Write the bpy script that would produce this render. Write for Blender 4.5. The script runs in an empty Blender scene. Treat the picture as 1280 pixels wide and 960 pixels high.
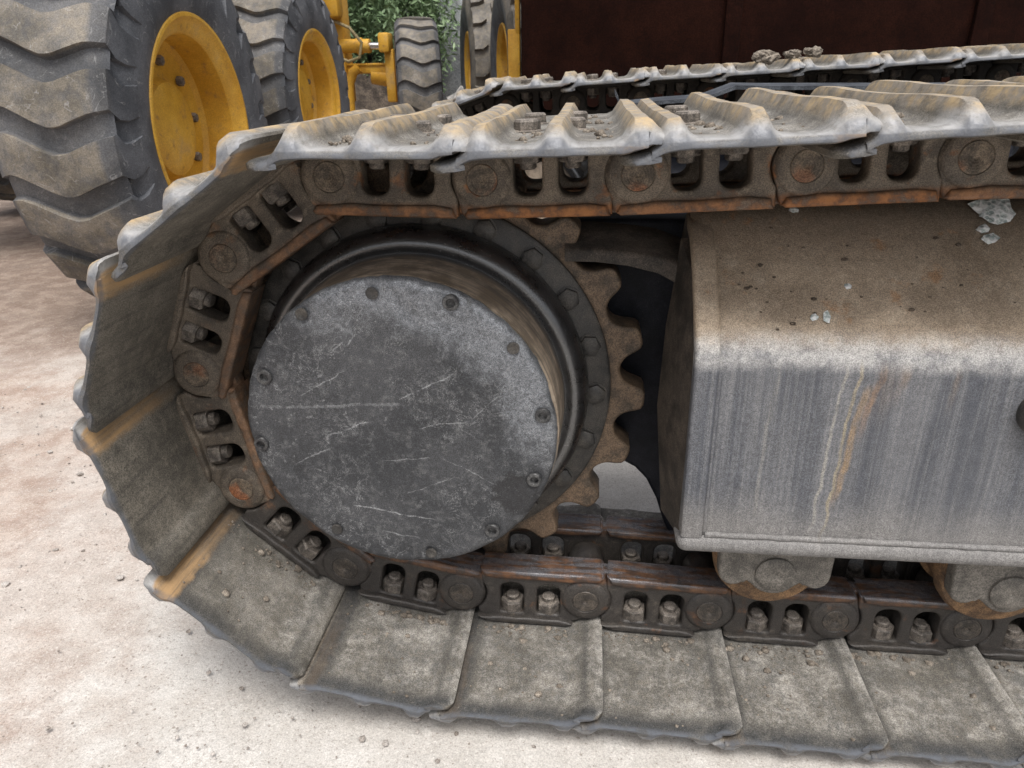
import bpy, bmesh, math, random
from mathutils import Vector, Matrix, noise
R = math.radians
random.seed(7)
S = bpy.context.scene
COL = S.collection

# ------------------------------------------------------------------ camera, sky, sun, exposure
cam_d = bpy.data.cameras.new('camera')
cam = bpy.data.objects.new('camera', cam_d)
COL.objects.link(cam)
cr, cu, cf = Vector((.9945, .1040, -.0147)), Vector((-.0276, .3939, .9187)), Vector((-.1013, .9133, -.3946))
cf.normalize(); cr = (cr - cf * cr.dot(cf)).normalized(); cu = cr.cross(cf)
cam.matrix_world = Matrix(((cr.x, cu.x, -cf.x, .2393), (cr.y, cu.y, -cf.y, -.9281), (cr.z, cu.z, -cf.z, .4433), (0, 0, 0, 1)))
cam_d.sensor_width = 36; cam_d.lens = 915.6 / 1280 * 36
cam_d.clip_start = .02; cam_d.clip_end = 800
cam_d.dof.use_dof = True; cam_d.dof.focus_distance = 1.15; cam_d.dof.aperture_fstop = 14
S.camera = cam

SUN_EL, SUN_AZ = 65, 165          # azimuth measured clockwise from +Y
W = bpy.data.worlds.new('World'); S.world = W; W.use_nodes = True
wn = W.node_tree; bg = wn.nodes['Background']
sky = wn.nodes.new('ShaderNodeTexSky'); sky.sky_type = 'NISHITA'; sky.sun_disc = False
sky.sun_elevation = R(SUN_EL); sky.sun_rotation = R(SUN_AZ)
sky.air_density = 1.0; sky.dust_density = 6.0; sky.ozone_density = 1.0
hsv = wn.nodes.new('ShaderNodeHueSaturation'); hsv.inputs['Saturation'].default_value = .38
wn.links.new(sky.outputs[0], hsv.inputs['Color']); wn.links.new(hsv.outputs[0], bg.inputs[0])
bg.inputs[1].default_value = .118
sd = bpy.data.lights.new('sun', 'SUN'); sd.energy = 1.5; sd.angle = R(24); sd.color = (1, .97, .92)
sun = bpy.data.objects.new('sun', sd); COL.objects.link(sun)
az = R(SUN_AZ)
sdir = Vector((math.sin(az) * math.cos(R(SUN_EL)), math.cos(az) * math.cos(R(SUN_EL)), math.sin(R(SUN_EL))))
sun.rotation_euler = sdir.to_track_quat('Z', 'Y').to_euler(); sun.location = sdir * 20
S.view_settings.view_transform = 'Standard'; S.view_settings.look = 'None'
S.view_settings.exposure = .54; S.view_settings.gamma = 1.0

# ------------------------------------------------------------------ material helpers
class NT:
    def __init__(s, name):
        s.m = bpy.data.materials.new(name); s.m.use_nodes = True
        s.t = s.m.node_tree; s.b = s.t.nodes['Principled BSDF']
        tc = s.t.nodes.new('ShaderNodeTexCoord'); s.raw = tc.outputs['Object']
        oi = s.t.nodes.new('ShaderNodeObjectInfo')
        s.rnd = oi.outputs['Random']; s.ocol = oi.outputs['Color']; s.oalpha = oi.outputs['Alpha']
        v = s.t.nodes.new('ShaderNodeVectorMath'); v.operation = 'SCALE'
        cx = s.t.nodes.new('ShaderNodeCombineXYZ'); s.L(s.rnd, cx.inputs[0]); s.L(s.rnd, cx.inputs[1])
        s.L(cx.outputs[0], v.inputs[0]); v.inputs['Scale'].default_value = 37
        a = s.t.nodes.new('ShaderNodeVectorMath'); a.operation = 'ADD'
        s.L(s.raw, a.inputs[0]); s.L(v.outputs[0], a.inputs[1]); s.co = a.outputs[0]
        g = s.t.nodes.new('ShaderNodeNewGeometry'); s.geo = g
    def L(s, a, b): s.t.links.new(a, b)
    def val(s, x, sock):
        if hasattr(x, 'is_output'): s.L(x, sock)
        elif isinstance(x, (tuple, list)) and len(x) == 3 and sock.type == 'RGBA': sock.default_value = (*x, 1)
        else: sock.default_value = x
    def xyz(s, v=None):
        n = s.t.nodes.new('ShaderNodeSeparateXYZ'); s.L(v or s.raw, n.inputs[0]); return n.outputs
    def scaled(s, sc, v=None):
        n = s.t.nodes.new('ShaderNodeVectorMath'); n.operation = 'MULTIPLY'
        s.L(v or s.co, n.inputs[0]); n.inputs[1].default_value = sc; return n.outputs[0]
    def noise(s, scale, det=4, rough=.6, v=None, dist=0):
        n = s.t.nodes.new('ShaderNodeTexNoise'); n.inputs['Scale'].default_value = scale
        n.inputs['Detail'].default_value = det; n.inputs['Roughness'].default_value = rough
        n.inputs['Distortion'].default_value = dist
        s.L(v or s.co, n.inputs['Vector']); return n.outputs['Fac']
    def voro(s, scale, v=None, feature='F1'):
        n = s.t.nodes.new('ShaderNodeTexVoronoi'); n.feature = feature; n.inputs['Scale'].default_value = scale
        s.L(v or s.co, n.inputs['Vector']); return n.outputs['Distance']
    def step(s, x, a, b, lo=0., hi=1.):
        n = s.t.nodes.new('ShaderNodeMapRange'); n.interpolation_type = 'SMOOTHSTEP'
        s.L(x, n.inputs[0])
        if a > b: a, b, lo, hi = b, a, hi, lo
        for i, q in enumerate((a, b, lo, hi)): n.inputs[i + 1].default_value = q
        return n.outputs[0]
    def math(s, op, a, b=0., clamp=False):
        n = s.t.nodes.new('ShaderNodeMath'); n.operation = op; n.use_clamp = clamp
        s.val(a, n.inputs[0]); s.val(b, n.inputs[1]); return n.outputs[0]
    def mul(s, *a):
        o = a[0]
        for x in a[1:]: o = s.math('MULTIPLY', o, x)
        return o
    def mix(s, f, a, b, mode='MIX'):
        n = s.t.nodes.new('ShaderNodeMix'); n.data_type = 'RGBA'; n.blend_type = mode
        s.val(f, n.inputs[0]); s.val(a, n.inputs[6]); s.val(b, n.inputs[7]); return n.outputs[2]
    def up(s):
        return s.xyz(s.geo.outputs['Normal'])[2]
    def bump(s, h, strength=.5, dist=.002):
        n = s.t.nodes.new('ShaderNodeBump'); n.inputs['Strength'].default_value = strength
        n.inputs['Distance'].default_value = dist; s.L(h, n.inputs['Height'])
        s.L(n.outputs[0], s.b.inputs['Normal'])
    def out(s, col, rough=.6, metal=0., spec=.5):
        s.val(col, s.b.inputs['Base Color']); s.val(rough, s.b.inputs['Roughness']); s.val(metal, s.b.inputs['Metallic'])
        s.b.inputs['Specular IOR Level'].default_value = spec
        return s.m

def grit(n, base, light=(.55, .52, .47), dark=(.02, .02, .02), amt=.5, sc=330, con=1.):
    """rough cast and dried-dust grain: pixel-fine mottling, coarser mottling, sparse pale and dark specks"""
    k = sc / 330
    f = n.noise(sc, 3, .75)
    g1 = n.step(n.noise(640 * k, 2, .8), .40, .60, 1 - .34 * con, 1 + .40 * con)
    g2 = n.step(n.noise(120 * k, 4, .75), .30, .70, 1 - .16 * con, 1 + .16 * con)
    g = n.mul(g1, g2)
    cg = n.t.nodes.new('ShaderNodeCombineXYZ')
    for q in range(3): n.L(g, cg.inputs[q])
    base = n.mix(1., base, cg.outputs[0], 'MULTIPLY')
    patch = n.noise(9 * k, 4, .7)
    hi = n.mul(n.step(f, .60, .72), n.step(patch, .42, .66, .1, 1), amt * .8)
    lo = n.mul(n.step(f, .40, .30), amt * .8)
    return n.mix(lo, n.mix(hi, base, light), dark), f

def m_shoe():
    n = NT('worn_track_shoe_steel'); X, Y, Z = n.xyz()
    big = n.noise(11, 5, .6); mid = n.noise(45, 5, .65)
    streak = n.noise(1, 4, .6, n.scaled((160, 160, 9)))
    c = n.mix(n.step(big, .35, .65), (.094, .086, .072), (.158, .143, .119))
    c = n.mix(n.step(mid, .45, .7, 0, .4), c, (.235, .208, .168))
    c = n.mix(n.step(streak, .48, .72, 0, .45), c, (.045, .042, .040))
    # dust lies on faces that look upward
    wob = n.math('ADD', mid, n.math('MULTIPLY', big, .6))
    border = n.math('MAXIMUM', n.math('MAXIMUM', n.step(X, .046, .020), n.mul(n.step(X, .182, .190), n.step(X, .200, .192), .45)), n.step(Z, -.150, -.182))
    dust = n.mul(n.step(n.up(), .45, .95), n.step(n.math('ADD', n.math('MULTIPLY', n.noise(95, 4, .7), .9), n.math('MULTIPLY', big, .7)), .62, 1.0, .2, .95))
    inner = n.step(Y, .0565, .0545)
    dust = n.mul(dust, n.math('SUBTRACT', 1, n.mul(border, inner, .85)))
    c = n.mix(dust, c, n.mix(n.step(n.noise(26, 5, .75), .4, .62), (.135, .131, .123), (.31, .295, .27)))
    c = n.mix(n.mul(border, inner, n.step(n.up(), .3, .9), n.step(mid, .3, .6, .55, .95)), c, (.042, .044, .046))  # dark border: shadow at the shoe seams put into the colour
    lipc = n.mul(n.step(X, .205, .212), inner, n.step(n.up(), .2, .8), n.step(mid, .4, .62, .05, .6))
    c = n.mix(lipc, c, (.34, .325, .30))
    c, f = grit(n, c, (.62, .57, .5), (.03, .027, .025), .42)
    # rust band where the trailing edge is bent outward (inner side)
    xs = n.math('ADD', X, n.math('MULTIPLY', n.math('SUBTRACT', mid, .5), .018))
    zs = n.math('ADD', Z, n.math('MULTIPLY', n.math('SUBTRACT', big, .5), .2))
    band = n.mul(n.step(xs, .031, .020), n.step(Y, .060, .0585), n.step(zs, .02, -.13, .15, 1))
    band = n.mul(band, n.xyz(n.ocol)[0])
    c = n.mix(n.mul(band, n.step(streak, .3, .65, .35, .95)), c, (.40, .255, .125))
    # ochre crests of the grouser bars, polished valleys near the free edge with sky glare painted in
    crest = n.mul(n.step(Y, .066, .081), n.step(mid, .33, .6, .25, .9))
    c = n.mix(crest, c, n.mix(n.step(n.noise(33, 4, .7), .42, .6), (.33, .285, .23), (.50, .37, .21)))
    outer = n.step(Y, .0575, .0595)
    edge = n.mul(n.step(n.math('ADD', Z, n.math('MULTIPLY', n.math('SUBTRACT', big, .5), .06)), -.125, -.185), n.step(mid, .3, .55, .4, 1))
    val = n.mul(edge, outer, n.step(Y, .080, .066))
    c = n.mix(n.mul(val, n.step(streak, .3, .6, .5, .9)), c, (.475, .47, .465))
    rim = n.step(Z, -.184, -.192)
    c = n.mix(n.mul(rim, n.step(mid, .3, .6, .25, .85)), c, (.115, .125, .145))
    n.bump(n.math('ADD', n.math('MULTIPLY', mid, 1.2), n.math('ADD', n.math('MULTIPLY', f, .35), n.math('MULTIPLY', streak, .25))), .55, .0022)
    shine = n.math('MAXIMUM', val, n.mul(rim, .6))
    return n.out(c, n.step(shine, 0, 1, .70, .50), n.mul(shine, .3), .4)

def m_link():
    n = NT('rusty_greasy_link_steel'); X, Y, Z = n.xyz()
    big = n.noise(14, 4, .6); mid = n.noise(55, 5, .65); rn = n.noise(22, 6, .7)
    c = n.mix(n.step(big, .35, .65), (.072, .060, .048), (.155, .125, .094))
    c = n.mix(n.step(mid, .5, .72, 0, .6), c, (.24, .20, .155))
    wet = n.mul(n.oalpha, n.step(big, .3, .6, .5, 1))            # alpha of the object colour = how oily it is
    c = n.mix(n.mul(wet, .85), c, (.024, .025, .028))
    pol = n.mul(n.oalpha, n.step(Y, -.041, -.0455), n.step(n.noise(1, 3, .6, n.scaled((14, 200, 110))), .36, .56))
    c = n.mix(n.mul(pol, .85), c, (.15, .155, .17))
    c = n.mix(n.xyz(n.ocol)[2], c, (.010, .009, .009))  # blue channel: shade on the far chain, put into the link colour
    c, f = grit(n, c, (.30, .26, .21), (.018, .016, .014), .42)
    rail = n.step(Y, -.028, -.040)
    pt = n.step(rn, .56, .68)
    ru = n.mul(n.math('SUBTRACT', 1, n.mul(pol, .7)), n.xyz(n.ocol)[0], n.math('MAXIMUM', n.mul(rail, n.step(mid, .34, .52, .3, .95)), n.mul(pt, .8)))
    c = n.mix(ru, c, n.mix(n.step(mid, .4, .65), (.135, .054, .021), (.37, .155, .052)))
    n.bump(n.math('ADD', n.math('MULTIPLY', mid, 1.1), n.math('MULTIPLY', f, .5)), .6, .0022)
    ro = n.math('SUBTRACT', n.math('SUBTRACT', n.step(mid, .3, .7, .6, .8), n.mul(wet, .30)), n.mul(pol, .22))
    return n.out(c, ro, .1, .5)

def m_pin():
    n = NT('pin_end_steel'); X, Y, Z = n.xyz()
    mid = n.noise(60, 5, .65); big = n.noise(18, 3)
    r = n.math('SQRT', n.math('ADD', n.mul(X, X), n.mul(Y, Y)))
    rings = n.math('SINE', n.math('MULTIPLY', r, 1900))
    c = n.mix(n.step(mid, .35, .65), (.060, .049, .038), (.150, .118, .086))
    c = n.mix(n.mul(n.step(rings, .3, .9), .12), c, (.24, .19, .14))
    c = n.mix(n.mul(n.xyz(n.ocol)[0], n.step(big, .5, .62, 0, .8)), c, (.26, .085, .028))
    c = n.mix(n.mul(n.oalpha, .55), c, (.035, .036, .039))
    c, f = grit(n, c, (.42, .37, .3), (.02, .018, .016), .5)
    n.bump(n.math('ADD', n.math('ADD', mid, n.math('MULTIPLY', f, .5)), n.math('MULTIPLY', rings, .12)), .5, .002)
    return n.out(c, n.math('SUBTRACT', .66, n.mul(n.oalpha, .3)), .1)

def m_bolt():
    n = NT('dusty_bolt_steel')
    mid = n.noise(90, 5, .65); big = n.noise(25, 3)
    c = n.mix(n.step(mid, .35, .65), (.07, .062, .055), (.19, .165, .14))
    c = n.mix(n.mul(n.step(n.up(), .4, .9), n.step(big, .35, .6, .2, .75)), c, (.33, .29, .25))
    c, f = grit(n, c, (.42, .38, .33), (.02, .02, .02), .4)
    n.bump(n.math('ADD', mid, n.math('MULTIPLY', f, .5)), .5, .002)
    return n.out(c, .62, .2)

def m_sprocket():
    n = NT('sprocket_steel'); X, Y, Z = n.xyz()
    r = n.math('SQRT', n.math('ADD', n.mul(X, X), n.mul(Z, Z)))
    big = n.noise(12, 5, .6); mid = n.noise(48, 5, .65)
    c = n.mix(n.step(big, .35, .65), (.055, .045, .035), (.15, .105, .07))
    edge = n.step(n.math('ADD', r, n.math('MULTIPLY', n.math('SUBTRACT', big, .5), .03)), .262, .284)
    c = n.mix(n.mul(edge, n.step(mid, .38, .62, .1, .65)), c, (.205, .14, .09))
    c = n.mix(n.step(mid, .58, .72, 0, .5), c, (.05, .055, .055))
    c, f = grit(n, c, (.38, .31, .23), (.02, .018, .016), .4)
    n.bump(n.math('ADD', n.math('MULTIPLY', mid, 1.2), n.math('MULTIPLY', f, .5)), .6, .0022)
    return n.out(c, .62, .15)

CZ_ = .013
def m_cover():
    n = NT('scuffed_cast_hub_cover'); X, Y, Z = n.xyz()
    big = n.noise(7, 5, .6); mid = n.noise(58, 6, .72); fine = n.noise(170, 4, .7)
    c = n.mix(n.step(big, .35, .65), (.030, .032, .036), (.060, .062, .067))
    c = n.mix(n.step(mid, .48, .68, 0, .7), c, (.115, .117, .119))
    c = n.mix(n.step(mid, .42, .32, 0, .6), c, (.034, .036, .040))
    # individual long scratches, each a wobbly segment
    wx = n.math('MULTIPLY', n.math('SUBTRACT', n.noise(30, 3, .6, n.raw), .5), .012)
    def scratch(x0, z0, x1, z1, w, am):
        nonlocal c
        L = math.hypot(x1 - x0, z1 - z0); ux, uz = (x1 - x0) / L, (z1 - z0) / L
        px, pz = n.math('SUBTRACT', X, x0), n.math('SUBTRACT', Z, z0)
        t = n.math('ADD', n.math('MULTIPLY', px, ux), n.math('MULTIPLY', pz, uz))
        d = n.math('ABSOLUTE', n.math('ADD', n.math('SUBTRACT', n.math('MULTIPLY', pz, ux), n.math('MULTIPLY', px, uz)), wx))
        k = n.mul(n.step(d, w, w * .3), n.step(t, 0, .012), n.step(t, L, L - .02), n.step(mid, .40, .56, .1, 1), am * .75)
        c = n.mix(k, c, (.38, .39, .40))
    for q in ((-.075, -.10, .045, -.118, .0014, .9), (-.18, .045, .02, .055, .003, .35), (-.10, .005, -.03, .03, .0012, .7), (.0, .06, .08, .10, .0012, .6), (-.06, .13, -.03, .16, .0016, .7), (-.08, .12, -.055, .145, .0014, .6),
              (.05, -.02, .13, -.06, .001, .5), (-.03, -.03, .05, -.02, .0010, .45), (-.15, -.04, -.09, -.01, .0012, .6), (.02, .02, .10, .035, .001, .5), (-.04, -.14, .02, -.15, .0016, .6), (.09, .03, .15, .09, .0012, .4), (-.13, .06, -.06, .10, .001, .5), (.0, -.08, .07, -.05, .001, .5)): scratch(*q)
    web = n.step(n.math('ABSOLUTE', n.math('SUBTRACT', n.noise(34, 6, .72, None, .8), .5)), .014, .001)
    c = n.mix(n.mul(web, n.step(n.noise(11, 3), .46, .64), .45), c, (.36, .365, .37))
    chips = n.mul(n.step(n.noise(75, 3, .7), .61, .67), n.step(n.noise(10, 2), .45, .6))
    c = n.mix(n.mul(chips, .35), c, (.30, .305, .31))
    # sky highlight painted along the upper right edge, one oily patch near the lower right
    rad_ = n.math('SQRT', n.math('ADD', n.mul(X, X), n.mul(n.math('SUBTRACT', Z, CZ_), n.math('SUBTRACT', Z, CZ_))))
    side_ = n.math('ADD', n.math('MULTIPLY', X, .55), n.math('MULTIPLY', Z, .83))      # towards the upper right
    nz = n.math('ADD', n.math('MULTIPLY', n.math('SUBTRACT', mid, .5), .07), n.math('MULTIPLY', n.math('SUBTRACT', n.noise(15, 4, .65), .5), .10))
    rim_highlight = n.mul(n.step(n.math('ADD', rad_, nz), .125, .175), n.step(n.math('ADD', side_, nz), .06, .135), n.step(n.math('ADD', rad_, nz), .225, .195), n.step(fine, .3, .62, .4, 1), .45)
    c = n.mix(rim_highlight, c, (.37, .39, .42))
    ox = n.math('SUBTRACT', X, .152); oz = n.math('ADD', Z, .072)
    od = n.math('SQRT', n.math('ADD', n.mul(ox, ox), n.mul(oz, oz)))
    oil = n.step(n.math('ADD', od, n.math('MULTIPLY', n.math('SUBTRACT', mid, .5), .05)), .034, .028)
    c = n.mix(n.mul(oil, .85), c, (.020, .020, .022))
    c, f = grit(n, c, (.36, .365, .37), (.018, .019, .022), .6, 400, 1.15)
    n.bump(n.math('ADD', n.math('MULTIPLY', mid, 1.3), n.math('ADD', n.math('MULTIPLY', fine, .6), n.math('MULTIPLY', f, .25))), .42, .0022)
    ro = n.math('ADD', n.step(mid, .3, .7, .42, .62), n.mul(rim_highlight, -.06))
    return n.out(c, ro, n.math('ADD', n.mul(rim_highlight, .4), .1), .5)

def m_hub():
    n = NT('oily_black_hub_casting'); X, Y, Z = n.xyz()
    mid = n.noise(30, 5, .65); fine = n.noise(240, 3, .6)
    ring = n.noise(1, 4, .6, n.scaled((14, 170, 14)))
    c = n.mix(n.step(mid, .4, .7), (.012, .012, .013), (.028, .028, .030))
    n.b.inputs['Coat Weight'].default_value = 1; n.b.inputs['Coat IOR'].default_value = 1.75; n.b.inputs['Coat Roughness'].default_value = .27
    # baked on brown dust on the barrel in front of the oily collar
    yb = n.math('ADD', Y, n.math('MULTIPLY', n.math('SUBTRACT', mid, .5), .03))
    rr_ = n.math('SQRT', n.math('ADD', n.mul(X, X), n.mul(n.math('SUBTRACT', Z, .011), n.math('SUBTRACT', Z, .011))))
    dust = n.mul(n.step(yb, .016, -.004), n.step(rr_, .2125, .2105), n.step(ring, .3, .62, .45, .95))
    c = n.mix(dust, c, n.mix(n.step(mid, .4, .65), (.20, .155, .11), (.42, .335, .25)))
    n.L(n.math('SUBTRACT', 1, dust), n.b.inputs['Coat Weight'])
    sp = n.mul(n.step(fine, .63, .70), n.step(mid, .45, .62), .5)
    c = n.mix(sp, c, (.22, .21, .20))
    n.bump(n.math('ADD', n.math('MULTIPLY', mid, .5), n.math('MULTIPLY', n.noise(420, 2, .6), .9)), .6, .0016)
    return n.out(c, n.math('ADD', n.mul(dust, .42), n.step(mid, .3, .7, .22, .42)), 0, .8)

def m_ring():
    n = NT('oil_stained_flange'); mid = n.noise(34, 5, .65); big = n.noise(10, 4)
    c = n.mix(n.step(mid, .35, .65), (.030, .029, .028), (.070, .064, .057))
    c = n.mix(n.step(big, .48, .7, 0, .6), c, (.12, .105, .085))
    c, f = grit(n, c, (.26, .245, .22), (.012, .012, .012), .4)
    n.bump(n.math('ADD', mid, n.math('MULTIPLY', f, .4)), .5, .002)
    return n.out(c, n.step(mid, .3, .7, .38, .62), .1)

def m_frame():
    n = NT('weathered_dark_frame_paint'); X, Y, Z = n.xyz()
    X = n.math('SUBTRACT', X, .006); Z = n.math('SUBTRACT', Z, .008)
    big = n.noise(6, 5, .6); mid = n.noise(42, 6, .68)
    streak = n.noise(1, 5, .7, n.scaled((230, 30, 4.5))); wide = n.noise(1, 3, .6, n.scaled((26, 12, 1.6)))
    c = n.mix(n.step(wide, .35, .65), (.072, .077, .090), (.132, .135, .145))
    c = n.mix(n.step(streak, .45, .68, 0, .42), c, (.225, .224, .226))
    c = n.mix(n.step(streak, .44, .30, 0, .32), c, (.050, .053, .063))
    face = n.step(Z, .128, .112)
    # runs of rust and pale lime water from the top bend
    wob = n.math('MULTIPLY', n.math('SUBTRACT', n.noise(1, 4, .6, n.scaled((4, 4, 13), n.raw)), .5), .030)
    def run(x0, w, ztop, zbot, col, am, slope=.05):
        nonlocal c
        d = n.math('ABSOLUTE', n.math('ADD', n.math('SUBTRACT', X, x0), n.math('ADD', wob, n.math('MULTIPLY', n.math('SUBTRACT', .1, Z), slope))))
        k = n.mul(n.step(streak, .3, .55, .35, 1), n.step(d, w, w * .25), n.step(Z, zbot, zbot + .06), n.step(Z, ztop, ztop - .02), face, am, n.step(mid, .3, .55, .45, 1))
        c = n.mix(k, c, col)
    run(.566, .0065, .09, -.10, (.31, .20, .095), .7, .10); run(.585, .022, .125, .02, (.20, .15, .11), .25, .10); run(.575, .006, .12, .0, (.27, .15, .07), .5, .10)
    run(.552, .0030, .125, -.15, (.35, .29, .18), .6); run(.536, .003, .12, -.14, (.40, .375, .32), .45); run(.600, .008, .12, .05, (.25, .16, .09), .35)
    run(.46, .004, .12, -.13, (.38, .36, .31), .22); run(.66, .006, .12, .04, (.25, .17, .10), .25)
    lowd = n.step(n.math('ADD', Z, n.math('MULTIPLY', n.math('SUBTRACT', big, .5), .12)), -.05, -.13, 0, .5)
    c = n.mix(lowd, c, (.26, .245, .225))
    top = n.step(n.math('ADD', Z, n.math('MULTIPLY', n.math('SUBTRACT', mid, .5), .02)), .118, .137)
    tcol = n.mix(n.step(big, .36, .62), (.235, .18, .125), (.46, .365, .265))
    tcol = n.mix(n.step(mid, .5, .7, 0, .5), tcol, (.42, .35, .265))
    dk = n.step(n.math('ADD', Z, n.math('MULTIPLY', n.math('SUBTRACT', big, .5), .16)), .185, .27)
    tcol = n.mix(n.mul(dk, .7), tcol, (.075, .058, .042))
    rs = n.mul(n.step(n.noise(17, 5, .7), .57, .68), .6)
    tcol = n.mix(rs, tcol, (.30, .15, .06))
    c = n.mix(n.mul(top, .95), c, tcol)
    bend = n.mul(n.step(Z, .096, .116), n.step(Z, .150, .128), n.step(mid, .34, .58, .3, 1))
    c = n.mix(n.mul(bend, .8), c, (.47, .46, .445))  # pale highlight along the top bend, put into the colour
    c, f = grit(n, c, (.50, .48, .45), (.035, .033, .035), .36, 380, .9)
    n.bump(n.math('ADD', n.math('MULTIPLY', mid, .9), n.math('ADD', n.math('MULTIPLY', f, .7), n.math('MULTIPLY', streak, .25))), .55, .0024)
    return n.out(c, n.step(mid, .3, .7, .48, .7), 0, .5)

def m_simple(name, a, b, rough=.6, sc=30, metal=0., gr=.4, bumpd=.002, light=(.4, .37, .32), gsc=300, spec=.5):
    n = NT(name); mid = n.noise(sc, 5, .65)
    c = n.mix(n.step(mid, .35, .65), a, b)
    c, f = grit(n, c, light, (.015, .015, .015), gr, gsc)
    n.bump(n.math('ADD', mid, n.math('MULTIPLY', f, .4)), .5, bumpd)
    return n.out(c, rough, metal, spec)

def m_rubber():
    n = NT('dusty_tyre_rubber'); X, Y, Z = n.xyz()
    r = n.math('SQRT', n.math('ADD', n.mul(Y, Y), n.mul(Z, Z)))
    big = n.noise(5, 5, .6); mid = n.noise(28, 5, .65)
    c = n.mix(n.step(big, .35, .65), (.050, .054, .062), (.105, .11, .122))
    tread = n.math('MAXIMUM', n.step(r, .590, .603), n.mul(n.step(r, .545, .575), .22))
    c = n.mix(n.mul(tread, n.step(mid, .3, .62, .35, .9)), c, n.mix(n.step(big, .38, .62), (.112, .098, .076), (.235, .205, .163)))
    scuff = n.step(n.math('ABSOLUTE', n.math('SUBTRACT', n.noise(9, 3, .6, None, 1.2), .5)), .012, .002)
    c = n.mix(n.mul(scuff, n.step(mid, .45, .6), .5), c, (.30, .30, .30))
    c, f = grit(n, c, (.36, .34, .31), (.03, .03, .03), .4, 150, .55)
    n.bump(n.math('ADD', n.math('MULTIPLY', mid, .8), n.math('MULTIPLY', f, .3)), .5, .004)
    return n.out(c, .68, 0, .4)

def m_yellow():
    n = NT('faded_yellow_paint'); big = n.noise(4, 5, .65); mid = n.noise(24, 5, .65)
    c = n.mix(n.step(big, .35, .65), (.47, .245, .022), (.60, .345, .045))
    c = n.mix(n.step(mid, .55, .72, 0, .75), c, (.27, .15, .055))
    c = n.mix(n.step(big, .56, .70, 0, .6), c, (.36, .24, .12))
    c, f = grit(n, c, (.5, .42, .28), (.08, .05, .02), .2, 140, .35)
    n.bump(mid, .3, .002)
    return n.out(c, n.step(mid, .3, .7, .42, .62), 0, .4)

def m_ground():
    n = NT('dusty_concrete_yard'); X, Y, Z = n.xyz()
    big = n.noise(1.6, 6, .62); mid = n.noise(14, 6, .68); fine = n.noise(120, 4, .7)
    c = n.mix(n.step(big, .35, .65), (.45, .425, .395), (.57, .55, .525))
    c = n.mix(n.step(mid, .45, .68, 0, .5), c, (.61, .59, .565))
    c = n.mix(n.step(mid, .42, .30, 0, .28), c, (.36, .325, .29))
    # red earth trampled over the concrete on the left side, brown soil further off
    left = n.step(n.math('ADD', n.math('ADD', X, n.math('MULTIPLY', n.math('SUBTRACT', big, .5), .9)), n.math('MULTIPLY', n.math('SUBTRACT', mid, .5), .5)), -.30, -.70)
    red = n.mul(left, n.step(n.noise(3.2, 5, .65), .36, .60, .45, .95))
    c = n.mix(n.mul(red, .85), c, n.mix(n.step(mid, .35, .65), (.30, .205, .155), (.45, .365, .31)))
    far = n.step(n.math('ADD', Y, n.math('MULTIPLY', n.math('SUBTRACT', big, .5), 1.5)), .85, 1.7)
    c = n.mix(n.mul(far, n.step(X, .2, -.6), n.step(mid, .2, .5, .6, .95)), c, n.mix(n.step(mid, .35, .65), (.17, .125, .10), (.29, .23, .19)))
    sp = n.voro(55); c = n.mix(n.mul(n.step(sp, .16, .08), n.step(n.noise(6, 3), .46, .6), .6), c, (.20, .16, .13))
    f = n.noise(210, 3, .6)
    c = n.mix(n.step(f, .58, .70, 0, .45), c, (.70, .68, .65)); c = n.mix(n.step(f, .42, .32, 0, .4), c, (.20, .16, .13))
    c, _ = grit(n, c, (.70, .68, .65), (.16, .13, .11), .4, 210, .36)
    n.bump(n.math('ADD', n.math('MULTIPLY', mid, 1.5), n.math('ADD', n.math('MULTIPLY', fine, .6), n.math('MULTIPLY', f, .25))), .6, .004)
    return n.out(c, .9, 0, .25)

def m_leaf():
    n = NT('willow_leaf'); b = n.noise(2.2, 3)
    c = n.mix(n.step(b, .35, .65), (.095, .16, .07), (.23, .33, .17))
    c = n.mix(n.step(n.noise(30, 2), .5, .7, 0, .7), c, (.28, .37, .22))
    n.b.inputs['Transmission Weight'].default_value = 0
    return n.out(c, .5, 0, .4)

def m_glass():
    n = NT('crushed_pale_glass'); mid = n.noise(110, 4, .7); f = n.voro(160)
    c = n.mix(n.step(mid, .38, .62), (.36, .43, .42), (.72, .77, .76))
    c = n.mix(n.step(f, .45, .62), c, (.85, .87, .87))
    n.bump(n.math('ADD', mid, f), .8, .002)
    n.b.inputs['Transmission Weight'].default_value = .25
    return n.out(c, .25, 0, .6)

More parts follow.
